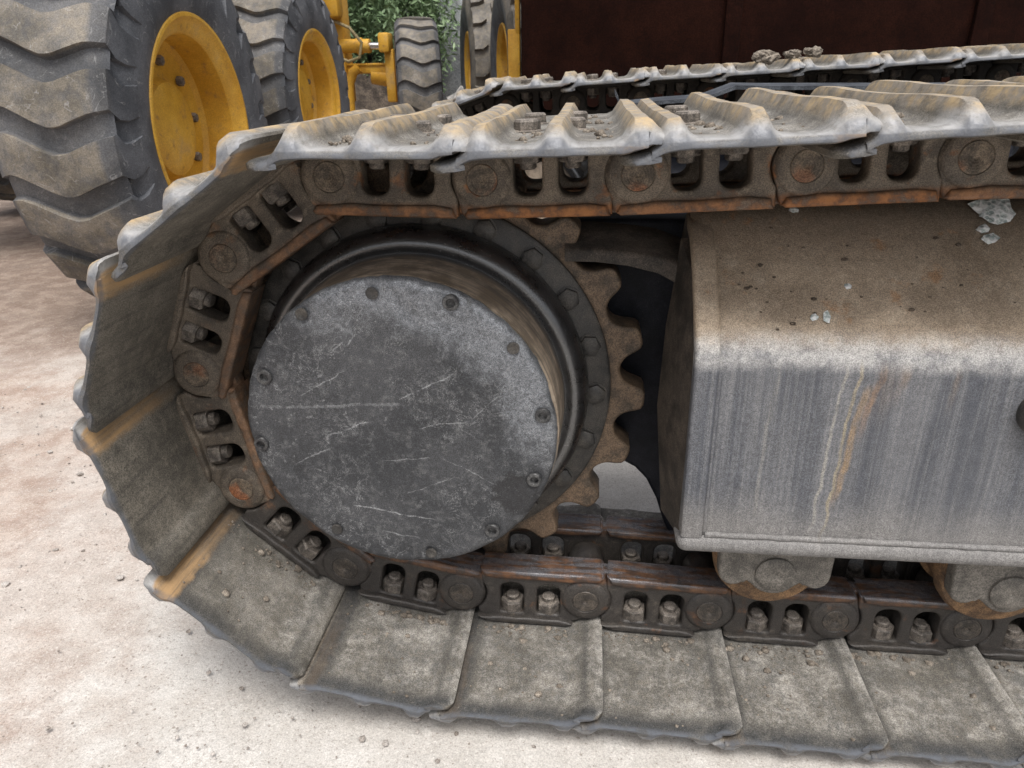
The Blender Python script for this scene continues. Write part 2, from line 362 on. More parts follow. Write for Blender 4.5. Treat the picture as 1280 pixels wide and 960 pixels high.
M = dict(shoe=m_shoe(), link=m_link(), pin=m_pin(), bolt=m_bolt(), sprocket=m_sprocket(), cover=m_cover(), hub=m_hub(), ring=m_ring(), frame=m_frame(),
    rubber=m_rubber(), yellow=m_yellow(), ground=m_ground(), leaf=m_leaf(), glass=m_glass(),
    black=m_simple('black_paint_and_shade', (.006, .007, .011), (.013, .014, .020), .6, gr=.10, spec=.25),  # black paint that also carries the shade of recess and gap
    dusty=m_simple('dusty_dark_bracket', (.030, .025, .020), (.080, .064, .050), .7, 24),
    screw=m_simple('dark_screw_steel', (.03, .03, .032), (.09, .09, .09), .42, 90, .3, .4),
    roller=m_simple('roller_cap_casting', (.085, .078, .068), (.165, .15, .13), .65, 40, 0, .6),
    rust=m_simple('rusty_roller_steel', (.10, .06, .035), (.27, .16, .08), .7, 40, 0, .5),
    panel=m_simple('dark_brown_rusty_plate', (.0075, .0021, .0013), (.0140, .0042, .0025), .9, 3, 0, .12, .002, (.06, .03, .02), 60, .08),
    wall=m_simple('grey_concrete_wall', (.27, .29, .31), (.40, .42, .44), .85, 3, 0, .2, .004, (.5, .5, .5), 60),
    soil=m_simple('dark_brown_soil', (.022, .016, .012), (.085, .066, .050), .95, 9, 0, .6, .03, (.22, .18, .14), 40),
    crumb=m_simple('dark_dry_crumbs', (.05, .038, .028), (.13, .10, .075), .95, 60, 0, .3, .002),
    mud=m_simple('dried_mud', (.12, .10, .08), (.26, .225, .185), .95, 60, 0, .5, .004),
    stone=m_simple('pale_stone', (.30, .29, .28), (.48, .46, .44), .85, 12, 0, .5, .004),
    bark=m_simple('bark', (.05, .04, .03), (.12, .10, .08), .9, 20, 0, .2),
    chrome=m_simple('chromed_rod', (.55, .56, .57), (.65, .66, .67), .18, 30, .9, .05),
    hose=m_simple('dusty_hose', (.16, .13, .06), (.26, .21, .11), .6, 20, 0, .2),
    gravel=m_simple('gravel_grit', (.22, .19, .165), (.46, .43, .40), .9, 20, 0, .4, .002))

# ------------------------------------------------------------------ object helpers
def link(name, me, mat=None, parent=None, mw=None):
    o = bpy.data.objects.new(name, me); COL.objects.link(o)
    if mat and not me.materials: me.materials.append(mat)
    if parent: o.parent = parent
    if mw is not None: o.matrix_local = mw
    return o
def empty(name, loc=(0, 0, 0), rot=(0, 0, 0)):
    o = bpy.data.objects.new(name, None); COL.objects.link(o); o.location = loc; o.rotation_euler = rot
    o.empty_display_size = .1; return o
def tag(o, label, cat, group=None):
    o['label'] = label; o['category'] = cat
    if group: o['group'] = group
    return o
def fin(bm, name, ang=40, smooth=True):
    me = bpy.data.meshes.new(name); bmesh.ops.recalc_face_normals(bm, faces=bm.faces); bm.to_mesh(me); bm.free()
    if smooth:
        for p in me.polygons: p.use_smooth = True
        me.set_sharp_from_angle(angle=R(ang))
    return me
def join_into(bm, me, mw=None):
    b2 = bmesh.new(); b2.from_mesh(me)
    if mw is not None: b2.transform(mw)
    t = bpy.data.meshes.new('tmp'); b2.to_mesh(t); b2.free(); bm.from_mesh(t); bpy.data.meshes.remove(t)
def box(bm, lo, hi, bev=.0, seg=2, mw=None):
    b = bmesh.new(); bmesh.ops.create_cube(b, size=1)
    lo, hi = Vector(lo), Vector(hi)
    for v in b.verts: v.co = Vector([(lo[i] + hi[i]) / 2 + v.co[i] * (hi[i] - lo[i]) for i in range(3)])
    if bev: bmesh.ops.bevel(b, geom=b.edges[:], offset=bev, segments=seg, profile=.5, affect='EDGES')
    if mw is not None: b.transform(mw)
    t = bpy.data.meshes.new('tmp'); b.to_mesh(t); b.free(); bm.from_mesh(t); bpy.data.meshes.remove(t)
def tube(bm, pts, r, seg=10, cap=True):
    pts = [Vector(p) for p in pts]; rings = []
    rr = r if isinstance(r, (list, tuple)) else [r] * len(pts)
    for i, p in enumerate(pts):
        d = (pts[min(i + 1, len(pts) - 1)] - pts[max(i - 1, 0)]).normalized()
        a = d.orthogonal().normalized() if i == 0 else (a - d * a.dot(d)).normalized()
        b = d.cross(a)
        rings.append([bm.verts.new(p + (a * math.cos(t) + b * math.sin(t)) * rr[i]) for t in [2 * math.pi * k / seg for k in range(seg)]])
    for A, B in zip(rings, rings[1:]):
        for k in range(seg): bm.faces.new((A[k], A[(k + 1) % seg], B[(k + 1) % seg], B[k]))
    if cap: bm.faces.new(rings[0][::-1]); bm.faces.new(rings[-1])
def lathe(prof, seg=64, axis='Y', center=(0, 0, 0), jit=0, capend=True):
    """prof: list of (radius, position along axis)"""
    bm = bmesh.new(); rings = []
    for j, (r, h) in enumerate(prof):
        ring = []
        for k in range(seg):
            t = 2 * math.pi * k / seg
            rr = r
            if jit and r > .02: rr += jit * (noise.noise(Vector((math.cos(t) * 9, math.sin(t) * 9, h * 40))))
            a, b = rr * math.cos(t), rr * math.sin(t)
            p = (a, h, b) if axis == 'Y' else ((h, a, b) if axis == 'X' else (a, b, h))
            ring.append(bm.verts.new(Vector(p) + Vector(center)))
        rings.append(ring)
    for A, B in zip(rings, rings[1:]):
        for k in range(seg): bm.faces.new((A[k], A[(k + 1) % seg], B[(k + 1) % seg], B[k]))
    if capend:
        for ring, r in ((rings[0], prof[0][0]), (rings[-1], prof[-1][0])): bm.faces.new(ring)
    return bm
def plate(outlines, depth, bev=0., res=1):
    """2D outlines (first the rim, then holes) filled and extruded 0..depth along Z, as a mesh"""
    cu_ = bpy.data.curves.new('c', 'CURVE'); cu_.dimensions = '2D'; cu_.fill_mode = 'BOTH'
    cu_.extrude = depth / 2 - bev; cu_.bevel_depth = bev; cu_.bevel_resolution = res; cu_.offset = -bev
    for ol in outlines:
        sp = cu_.splines.new('POLY'); sp.points.add(len(ol) - 1); sp.use_cyclic_u = True
        for q, (x, y) in zip(sp.points, ol): q.co = (x, y, 0, 1)
    o = bpy.data.objects.new('c', cu_); COL.objects.link(o)
    bpy.context.view_layer.update()
    me = bpy.data.meshes.new_from_object(o.evaluated_get(bpy.context.evaluated_depsgraph_get()))
    bpy.data.objects.remove(o); bpy.data.curves.remove(cu_)
    for v in me.vertices: v.co.z += depth / 2
    return me
def arc(cx, cy, r, a0, a1, n):
    return [(cx + r * math.cos(R(a0 + (a1 - a0) * i / n)), cy + r * math.sin(R(a0 + (a1 - a0) * i / n))) for i in range(n + 1)]
def rrect(x0, x1, y0, y1, r0, r1, n=5):
    """rounded rectangle, r0 at the low-y corners, r1 at the high-y corners"""
    return (arc(x0 + r0, y0 + r0, r0, 180, 270, n) + arc(x1 - r0, y0 + r0, r0, 270, 360, n) + arc(x1 - r1, y1 - r1, r1, 0, 90, n) + arc(x0 + r1, y1 - r1, r1, 90, 180, n))
def hexhead(r, h, bore=0, flange=0):
    """hexagon head along +Z from 0 to h, chamfered on top"""
    bm = bmesh.new()
    def ring(rad, z, n=6, a0=0): return [bm.verts.new((rad * math.cos(a0 + 2 * math.pi * k / n), rad * math.sin(a0 + 2 * math.pi * k / n), z)) for k in range(n)]
    b0 = ring(r, 0); b1 = ring(r, h * .82); b2 = ring(r * .88, h)
    for A, B in ((b0, b1), (b1, b2)):
        for k in range(6): bm.faces.new((A[k], A[(k + 1) % 6], B[(k + 1) % 6], B[k]))
    bm.faces.new(b2); bm.faces.new(b0[::-1])
    if flange:
        join_into(bm, fin(lathe([(flange, 0), (flange, h * .12), (r * .9, h * .2)], 16, 'Z'), 'f'))
    if bore:
        join_into(bm, fin(lathe([(bore, h), (bore, h + .006), (bore * .8, h + .008)], 12, 'Z'), 'f'))
    return bm

def lump(seed, r, sq=(1, 1, 1), sub=2, amp=.35, f=2.2):
    bm = bmesh.new(); bmesh.ops.create_icosphere(bm, subdivisions=sub, radius=r)
    for v in bm.verts:
        d = v.co.normalized(); k = 1 + amp * noise.noise(d * f + Vector((seed * 7.7, 0, 0))) + amp * .5 * noise.noise(d * f * 2.7 + Vector((seed, 3, 0)))
        v.co = Vector([d[i] * r * k * sq[i] for i in range(3)])
    return bm

# ------------------------------------------------------------------ ground
def gz(x, y):
    b = -.420 + .012 * max(0, y - 1.0)
    return b
bm = bmesh.new()
xs = [-60, -30, -15, -8, -5] + [-3.4 + .1 * i for i in range(64)] + [3.2, 5, 9, 18, 40, 70]
ys = [-30, -12, -6, -3] + [-1.6 + .1 * i for i in range(50)] + [3.6, 4.4, 5.4, 6.6, 8, 10, 14, 20, 40, 90]
vs = [[bm.verts.new((x, y, gz(x, y) + (.010 * noise.noise(Vector((x * 1.3, y * 1.3, 0))) + .004 * noise.noise(Vector((x * 6, y * 6, 3))) if abs(x) < 4 and -2 < y < 4 else 0) - (.006 if y < 1 else 0))) for x in xs] for y in ys]
for a, b in zip(vs, vs[1:]):
    for i in range(len(xs) - 1): bm.faces.new((a[i], a[i + 1], b[i + 1], b[i]))
g = link('ground', fin(bm, 'ground'), M['ground']); g['kind'] = 'structure'

# ------------------------------------------------------------------ the excavator
EX = empty('excavator', (0.4, .08, -.44))
tag(EX, 'dark muddy excavator undercarriage with rusty crawler track round its sprocket and hub', 'excavator')
EXI = Matrix.Translation(-EX.location)
def part(name, me, mat, parent=None, mw=Matrix.Identity(4)):
    if parent is None: return link(name, me, mat, EX, EXI @ mw)
    return link(name, me, mat, parent, mw)
P_ = .19
# shoes: four slightly different worn meshes
PROF = [(-.019, .066, 0, .062), (-.010, .066, .008, .0595), (-.004, .064, .018, .057), (.001, .062, .0235, .0558), (.0135, .062, .0235, .0530), (.0185, .0615, .015, .0512), (.0245, .060, .006, .050), (.033, .060, .001, .050),
    (.046, .060, 0, .050), (.058, .060, 0, .050), (.070, .060, .0015, .050), (.0765, .060, .0075, .050), (.0803, .060, .017, .050), (.0842, .060, .0235, .050), (.0965, .060, .0235, .050), (.1006, .060, .017, .050), (.1045, .060, .0075, .050), (.111, .060, .0015, .050),
    (.123, .060, 0, .050), (.136, .060, 0, .050), (.146, .060, .0015, .050), (.152, .060, .0075, .050), (.156, .060, .017, .050), (.1597, .060, .0235, .050), (.1712, .060, .0220, .0490), (.1762, .0578, .0145, .0474), (.181, .0556, .006, .0450), (.187, .0532, .001, .0418),
    (.194, .0512, 0, .0390), (.203, .0496, 0, .0374), (.212, .0483, 0, .0374), (.2165, .0455, 0, .0398)]
HW = .272; CY = .080
def shoe_mesh(seed):
    rnd = random.Random(seed); off = Vector((seed * 13.1, 0, 0))
    lat = [(-1, .05), (-.992, .22), (-.975, .42), (-.945, .70), (-.91, .93), (-.875, 1), (-.72, 1), (-.55, 1), (-.38, .96), (-.2, .9), (0, .9), (.2, .9), (.38, .96), (.55, 1), (.72, 1), (.84, 1), (.90, .9), (.94, .74), (.972, .5), (.99, .3), (1, .05)]
    bm = bmesh.new(); top = []; bot = []
    wear = [rnd.uniform(.82, 1.05) for _ in range(3)]
    for v, bf in lat:
        e = max(0, (abs(v) - .972) / .028)
        rt, rb = [], []
        for j, (s, n0, h, ni) in enumerate(PROF):
            q = Vector((s * 22, v * 4, 0)) + off
            w1 = noise.noise(q) * .0010; w2 = noise.noise(q * 3.1) * .0006
            bar = 0 if s < .04 else (1 if s < .13 else 2)
            ss = s
            if s > .19: ss -= .016 * max(0, (abs(v) - .93) / .07) ** 2
            if s < 0: ss += .008 * max(0, (abs(v) - .93) / .07) ** 2
            end = v * HW + CY + noise.noise(Vector((s * 40, 7, seed))) * .0012 * (1 if abs(v) > .9 else 0)
            if abs(v) > .93: end += math.copysign(1, v) * .0035 * (h / .024) * (1 if abs(v) > .965 else .5)
            no = n0 + h * bf * wear[bar] + w1 + w2 - e * .0045
            nn = ni + w1 * .5 + e * .0022
            if e >= 1: no -= .001
            rt.append(bm.verts.new((ss, no, end))); rb.append(bm.verts.new((ss, min(nn, no - .001), end)))
        top.append(rt); bot.append(rb)
    m = len(PROF)
    for G in (top, bot):
        for a, b in zip(G, G[1:]):
            for i in range(m - 1): bm.faces.new((a[i], a[i + 1], b[i + 1], b[i]))
    for a, b in ((top[0], bot[0]), (top[-1], bot[-1])):
        for i in range(m - 1): bm.faces.new((a[i], a[i + 1], b[i + 1], b[i]))
    for j in (0, m - 1):
        for a in range(len(lat) - 1): bm.faces.new((top[a][j], top[a + 1][j], bot[a + 1][j], bot[a][j]))
    return fin(bm, 'track_shoe', 50)
SHOES = [shoe_mesh(k) for k in range(5)]
for s_ in SHOES: s_.materials.append(M['shoe'])

# links
body = ([(.030, -.047), (P_ + .024, -.047), (P_ + .028, -.042), (P_ + .034, -.020)] + arc(P_, 0, .0385, -20, 78, 12) + [(.184, .0400), (.173, .0455), (.160, .049), (.058, .049), (.040, .0455), (.027, .0405)] + arc(0, 0, .0392, 50, -38, 10))
def win(c, w=.0180): return rrect(c - w, c + w, -.0225, .0345, .0145, .005)
tail = ([(-.020, -.0465), (.058, -.0465), (.058, .045)] + [(.040, .047), (.024, .040)] + arc(0, 0, .034, 75, 190, 9))
WIN = (.078, .1335)
def link_mesh(flip, seed=0):
    bm = bmesh.new()
    bodym = plate([body, win(WIN[0]), win(WIN[1])], .036, .0042, 3)
    tailm = plate([tail], .024, .0025, 1)
    join_into(bm, bodym); join_into(bm, tailm, Matrix.Translation((0, 0, .0125)))
    # proud rail flange and shoe foot along the two long edges
    fl = [(.032, -.0485), (P_ + .0205, -.0485), (P_ + .025, -.044), (P_ + .020, -.036), (.165, -.0325), (.120, -.0345), (.060, -.0325), (.037, -.036)]
    join_into(bm, plate([fl], .052, .0050, 3), Matrix.Translation((0, 0, -.0062)))   # rail tread, deeper than the plate
    ft = [(.026, .0400), (.040, .0400), (.062, .0375), (.085, .0385), (.105, .0372), (.130, .0385), (.150, .0380), (.164, .0410), (.172, .0450), (.163, .0494), (.050, .0494), (.036, .0460)]
    join_into(bm, plate([ft], .016, .0036, 3), Matrix.Translation((0, 0, -.0095)))
    # boss swelling round the pin
    join_into(bm, fin(lathe([(.0380, .006), (.0372, .0015), (.0352, -.0018), (.0325, -.0036), (.029, -.0046), (.0204, -.0050), (.0197, -.0040)], 32, 'Z', (P_, 0, 0)), 'b'))
    # nut ledge behind the windows
    if flip: bm.transform(Matrix.Diagonal((1, 1, -1, 1)))
    for v in bm.verts:
        q = v.co * 28 + Vector((seed, 0, 0))
        v.co += Vector((noise.noise(q), noise.noise(q + Vector((9, 0, 0))), 0)) * .0007
    return fin(bm, 'track_link', 38)
LN = link_mesh(False); LF = link_mesh(True)
for l_ in (LN, LF): l_.materials.append(M['link'])
PIN = fin(lathe([(.0193, .004), (.0193, -.0044), (.0186, -.0051), (.0160, -.0053), (.0035, -.0053), (.0022, -.0043), (.0005, -.0041)], 28, 'Z'), 'pin'); PIN.materials.append(M['pin'])
BUSH = fin(lathe([(.028, .050), (.029, .052), (.029, .114), (.028, .116)], 24, 'Z'), 'bushing'); BUSH.materials.append(M['link'])
NUT = fin(hexhead(.0192, .018, .0105), 'nut', 30); NUT.materials.append(M['bolt'])
HEAD = fin(hexhead(.0165, .015, 0, .019), 'bolt', 30); HEAD.materials.append(M['bolt'])

def chain(pins, y0, near, rng):
    for i in range(len(pins) - 1):
        a, b = Vector((pins[i][0], y0, pins[i][1])), Vector((pins[i + 1][0], y0, pins[i + 1][1]))
        s = b - a; k = s.length / P_; s.normalize()
        n = Vector((s.z, 0, -s.x)); y = Vector((0, 1, 0))
        mw = Matrix(((s.x, n.x, 0, a.x), (0, 0, 1, y0), (s.z, n.z, 0, a.z), (0, 0, 0, 1)))
        jit = Matrix.Rotation(R(rng.uniform(-.9, .9)), 4, 'Z') @ Matrix.Translation((0, rng.uniform(-.0008, .0008), rng.uniform(-.003, .003)))
        low = a.z + b.z < -.35; high = near and a.z + b.z > .55
        jit = Matrix.Translation((0, -.0075 if high else (.002 if low else -.003), 0)) @ jit
        sh = part('track_shoe', SHOES[(i * 2 + (0 if near else 1)) % 5], M['shoe'], None, mw @ jit @ Matrix.Diagonal((k, 1, 1, 1)))
        ang = math.degrees(math.atan2(s.z, s.x)) % 360
        bandamt = 1 if 180 < ang < 318 else .12
        sh.color = (bandamt, 0, 0, 1)
        for sx in WIN:
            for yy in (.016, .150):
                t = Matrix.Translation((sx / 1.0, .0595, yy)) @ Matrix.Rotation(R(-90), 4, 'X') @ Matrix.Rotation(rng.uniform(0, 1), 4, 'Z')
                part('bolt', HEAD, M['bolt'], sh, t)
        for flip in (False, True):
            me = LF if flip else LN
            lm = mw @ Matrix.Translation((0, 0, .166 if flip else 0)) @ Matrix.Diagonal((k, 1, 1, 1))
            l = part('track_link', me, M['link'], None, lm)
            l.color = (rng.uniform(.6, 1.) * (1 if high else .55) * (1 if near else .2), 0, 0 if near else .8, .95 if low else rng.uniform(0, .18))  # blue blackens far links with the shade between the tracks
            if not flip or not near:
                p = part('track_pin', PIN, M['pin'], l, Matrix.Translation((P_, 0, 0)) @ (Matrix.Diagonal((1, 1, -1, 1)) if flip else Matrix.Identity(4)) @ Matrix.Rotation(rng.uniform(0, 6), 4, 'Z'))
                p.color = (0 if low else rng.choice((0, .2, .9, .5)), 0, 0, .95 if low else 0)
            if not flip:
                bu = part('bushing', BUSH, M['link'], l, Matrix.Identity(4)); bu.color = l.color
            for sx in WIN:
                t = Matrix.Translation((sx, .0345, -.017 if flip else .017)) @ Matrix.Rotation(R(90), 4, 'X') @ Matrix.Rotation(rng.uniform(-.35, .35), 4, 'Z')
                part('nut', NUT, M['bolt'], l, t)

NEAR = [(.103, .318), (-.092, .322), (-.251, .216), (-.322, .045), (-.286, -.145), (-.136, -.284), (.050, -.320), (.247, -.323), (.437, -.330), (.624, -.333)]
top = [(.294, .324), (.490, .334), (.676, .343)]
while top[-1][0] < 1.5: top.append((top[-1][0] + .1895, top[-1][1] + .006))
NEAR = top[::-1] + NEAR
while NEAR[-1][0] < 1.5: NEAR.append((NEAR[-1][0] + .19, NEAR[-1][1] - .001))
chain(NEAR, 0, True, random.Random(3))
FY = 1.32; FZ = .022
rp = .323; step = 360 / 10.54
arcp = [(rp * math.cos(R(92 + step * k)), FZ + rp * math.sin(R(92 + step * k))) for k in range(6)]
FAR = [(arcp[0][0] + .19 * k, arcp[0][1] + .0085 * k) for k in range(8, 0, -1)] + arcp + [(arcp[-1][0] + .19 * k, arcp[-1][1] - .004 * k) for k in range(1, 5)]
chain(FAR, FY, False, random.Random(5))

rd = random.Random(21); bm = bmesh.new()
tm = [fin(lump(k, 1, (1.3, .8, 1.1), 1, .6), 'l') for k in range(4)]
for i in range(len(NEAR) - 1):
    a, b = Vector((NEAR[i][0], 0, NEAR[i][1])), Vector((NEAR[i + 1][0], 0, NEAR[i + 1][1]))
    s_ = (b - a).normalized(); mw = Matrix(((s_.x, s_.z, 0, a.x), (0, 0, 1, 0), (s_.z, -s_.x, 0, a.z), (0, 0, 0, 1)))
    if a.z + b.z < -.4:
        for k in range(60):
            r = min(.0055, .0011 * rd.paretovariate(1.6)); v = -.012 - abs(rd.gauss(0, .012)) if k < 40 else rd.uniform(-.18, 0)
            join_into(bm, tm[k % 4], mw @ Matrix.Translation((rd.uniform(.02, .185), .0500 + (.002 if a.z + b.z < -.4 else 0) - r * .2, v)) @ Matrix.Scale(r, 4))
    elif a.z + b.z > .55:
        for k in range(50):
            r = min(.006, .0013 * rd.paretovariate(1.6)); s0 = rd.choice((rd.uniform(.028, .07), rd.uniform(.112, .142)))
            join_into(bm, tm[k % 4], mw @ Matrix.Translation((s0, .0530 + r * .2, rd.uniform(-.15, .33))) @ Matrix.Scale(r, 4))
cd = part('caked_dirt', fin(bm, 'dirt', 60), M['mud']); cd['kind'] = 'stuff'
# sprocket
def sprocket_mesh():
    N = 21; out = []
    for k in range(N):
        c = 13.9 + k * 360 / N
        for da, r in ((-8.57, .2885), (-7.5, .2890), (-6.4, .2912), (-5.4, .2950), (-4.6, .3000), (-4.0, .3065), (-3.5, .3140), (-2.8, .3215), (-1.7, .3252), (0, .3258), (1.7, .3252), (2.8, .3215), (3.5, .3140), (4.0, .3065), (4.6, .3000), (5.4, .2950), (6.4, .2912), (7.5, .2890)):
            rr = r + .0012 * noise.noise(Vector((c + da, 0, 0)) * .9)
            out.append((rr * math.cos(R(c + da)), rr * math.sin(R(c + da))))
    hole = [(.19 * math.cos(R(a)), .19 * math.sin(R(a))) for a in range(0, 360, 6)]
    me = plate([out, hole], .052, .004, 2)
    me.transform(Matrix(((1, 0, 0, 0), (0, 0, 1, .068), (0, 1, 0, HZ), (0, 0, 0, 1))))
    for p in me.polygons: p.use_smooth = True
    me.set_sharp_from_angle(angle=R(40)); return me
HZ = .011
SPM = sprocket_mesh()
HEX = fin(hexhead(.0155, .0085, 0, .0172), 'bolt', 45)
RING = fin(lathe([(.18, .069), (.272, .069), (.2745, .065), (.2740, .060), (.2705, .0575), (.18, .0575)], 120, 'Y', (0, 0, HZ), 0, False), 'flange_ring')
TOR = [(.2400, .0585), (.2428, .052), (.2425, .042), (.2408, .032), (.2372, .0230), (.2325, .0160), (.2270, .0115), (.2215, .0098), (.2165, .0112), (.2125, .0145), (.2102, .0150), (.2088, .008), (.2078, -.014), (.2070, -.05), (.2060, -.076), (.2055, -.080), (.150, -.080)]
def drive(y0, detail, x0=0, z0=0):
    B = Matrix.Translation((x0, y0, z0))
    sp = part('sprocket', SPM, M['sprocket'], None, B)
    rg = part('flange_ring', RING, M['ring'], None, B)
    for k in range(21):
        a = R(16.1 + 360 / 21 * k)
        part('bolt', HEX, M['ring'], rg, Matrix.Translation((.2525 * math.cos(a), .0577, HZ + .2525 * math.sin(a))) @ Matrix.Rotation(R(90), 4, 'X') @ Matrix.Rotation(k * .7, 4, 'Z'))
    hb = part('final_drive_housing', HUBM, M['hub'], None, B)
    if detail:
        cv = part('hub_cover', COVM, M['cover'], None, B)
        for i, (x, z, open_) in enumerate(SCREWS):
            t = Matrix.Translation((x, -.1035, z)) @ Matrix.Rotation(R(90), 4, 'X')
            if open_: part('screw_hole', HOLE, M['ring'], cv, t)
            else:
                sc_ = part('cap_screw', SCREW, M['screw'], cv, t)
HUBM = fin(lathe(TOR, 144, 'Y', (0, 0, HZ), .0006), 'housing', 50)
# cover: thick disc with a worn uneven rim, screw seats sunk along its edge
SCREWS = [(.076, .190, 0), (-.170, .087, 0), (.186, .045, 0), (.175, -.048, 0), (.118, -.130, 0), (.150, .134, 1), (-.110, .172, 1), (-.189, -.010, 0), (.031, -.172, 1), (-.019, .200, 1), (-.10, -.140, 1)]
bm = bmesh.new(); CZ = .013
rad = [0, .02, .04, .06, .08, .1, .115, .13, .14, .15, .158, .166, .172, .178, .184, .189, .193, .1965, .1995, .2015, .2025, .2025, .2020]
prev = None
for j, r in enumerate(rad):
    ring = []
    r0 = r
    for k in range(180):
        r = r0
        t = 2 * math.pi * k / 180; x, z = r * math.cos(t), r * math.sin(t)
        ed = noise.noise(Vector((math.cos(t) * 6, math.sin(t) * 6, 2))); ed2 = noise.noise(Vector((math.cos(t) * 21, math.sin(t) * 21, 5)))
        r *= 1.012; rr = r + (min(0, ed * .0035) + ed2 * .0012) * (1 if j > 14 else (r / .19) ** 4)
        h = -.1025
        if j >= 17: h += (.0010, .0026, .0055, .0100, .0140, .0175)[j - 17] + max(0, ed2) * .002
        if j > 9 and j < 21: h += max(0, noise.noise(Vector((x * 24, z * 24, 8))) - .18) * .006
        h += noise.noise(Vector((x * 9, z * 9, 1))) * .0011 + noise.noise(Vector((x * 40, z * 40, 1))) * .00045
        for sx, sz, _ in SCREWS:
            d = math.hypot(x - sx, z - (sz - CZ))
            if d < .0125 and j < 20: h += .0030 if d < .0105 else .0012
        if j == 0 and k: ring.append(ring[0]); continue
        ring.append(bm.verts.new((rr * math.cos(t) - .001, h, rr * math.sin(t) + CZ)))
    if prev:
        for k in range(180):
            q = (prev[k], prev[(k + 1) % 180], ring[(k + 1) % 180], ring[k])
            bm.faces.new([v for i, v in enumerate(q) if v not in q[:i]])
    prev = ring
COVM = fin(bm, 'cover', 60)
b2 = lathe([(.0098, -.004), (.0100, .0010), (.0092, .0022), (.0058, .0024), (.0054, .0018), (.0050, -.003), (.0004, -.0032)], 20, 'Z')
SCREW = fin(b2, 'screw', 35)
HOLE = fin(lathe([(.0078, -.001), (.0076, .0008), (.0062, .0012), (.005, .0006), (.0004, .0002)], 16, 'Z'), 'hole')
drive(0, True)
drive(FY, False, 0, FZ)

# side frame ---------------------------------------------------------------
FP = [(-.094, -.132), (-.094, .02), (-.0935, .104), (-.0915, .118), (-.0870, .131), (-.0795, .1425), (-.068, .1535), (.004, .2180), (.0065, .2195), (.0095, .2215), (.045, .2535), (.083, .2870), (.095, .2895), (.108, .2850), (.118, .2710), (.165, .212), (.235, .147), (.252, .124), (.255, .09), (.255, -.132)]
def frame_mesh(y0, z0, x0=.368, x1=2.1):
    cy, cz = .08, .02
    nx = [(0, .021), (.002, .012), (.006, .006), (.011, .0022), (.018, 0)] + [(.05 + i * .05, 0) for i in range(35)]
    bm = bmesh.new(); rows = []
    def ins(p, d):
        i = FP.index(p)
        a = Vector(FP[max(i - 1, 0)]); b = Vector(FP[min(i + 1, len(FP) - 1)]); t = (b - a).normalized(); nrm = Vector((t.y, -t.x))
        return (p[0] + nrm.x * d, p[1] + nrm.y * d)
    for dx, d in nx:
        rows.append([bm.verts.new((x0 + dx, q[0] + .0012 * noise.noise(Vector((dx * 5, q[1] * 9, 0))), q[1] + .0012 * noise.noise(Vector((dx * 4, q[0] * 9, 4))))) for q in [ins(p, d) for p in FP]])
    m = len(FP)
    for a, b in zip(rows, rows[1:]):
        for i in range(m - 1): bm.faces.new((a[i], b[i], b[i + 1], a[i + 1]))
    # end face: a band, then a deep recess
    def shrink(row, d, dx):
        out = []
        for p in FP:
            q = ins(p, d); out.append(bm.verts.new((x0 + dx, q[0], max(q[1], -.132 + d * .4))))
        return out
    e1 = shrink(rows[0], .062, .001); e2 = shrink(rows[0], .066, .16)
    for a, b in ((e1, rows[0]), (e2, e1)):
        for i in range(m - 1): bm.faces.new((a[i], b[i], b[i + 1], a[i + 1]))
    for q in bm.faces:
        xs_ = [v.co.x for v in q.verts]
        if max(xs_) - min(xs_) > .1 and min(xs_) < x0 + .01 and max(xs_) < x0 + .2: q.material_index = 2  # recess walls take black, their shade put into the colour
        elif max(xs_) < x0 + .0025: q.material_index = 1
    bm.transform(Matrix.Translation((0, y0, z0)))
    me = fin(bm, 'frame', 45)
    for k_ in ('frame', 'dusty', 'black'): me.materials.append(M[k_])
    return me
part('track_frame', frame_mesh(0, 0), M['frame'])
bm = bmesh.new(); box(bm, (.3640, -.1020, -.1540), (2.1, -.02, -.1260), .0135, 5)
for v in bm.verts: v.co.y += .0018 * noise.noise(Vector((v.co.x * 5, 0, 1)))
part('bottom_flange', fin(bm, 'flange', 40), M['frame'])
# slanting rear face of the box, brown with caked dust
bm = bmesh.new()
ef = [[(.368, -.082, -.140), (.368, -.088, .0), (.368, -.082, .118), (.368, -.060, .150), (.368, .0, .205)], [(.352, .0, -.150), (.340, .035, .0), (.346, .05, .118), (.352, .055, .165), (.358, .055, .235)], [(.40, .02, -.150), (.40, .06, .0), (.40, .06, .118), (.40, .06, .165), (.40, .06, .235)]]
ev = [[bm.verts.new(p) for p in r] for r in ef]
for a, b in ((0, 1), (1, 2), (2, 0)):
    for i in range(4): bm.faces.new((ev[a][i], ev[a][i + 1], ev[b][i + 1], ev[b][i]))
bm.faces.new([ev[k][0] for k in range(3)]); bm.faces.new([ev[k][-1] for k in range(3)])
part('rear_face', fin(bm, 'rear_face', 30), M['dusty'])
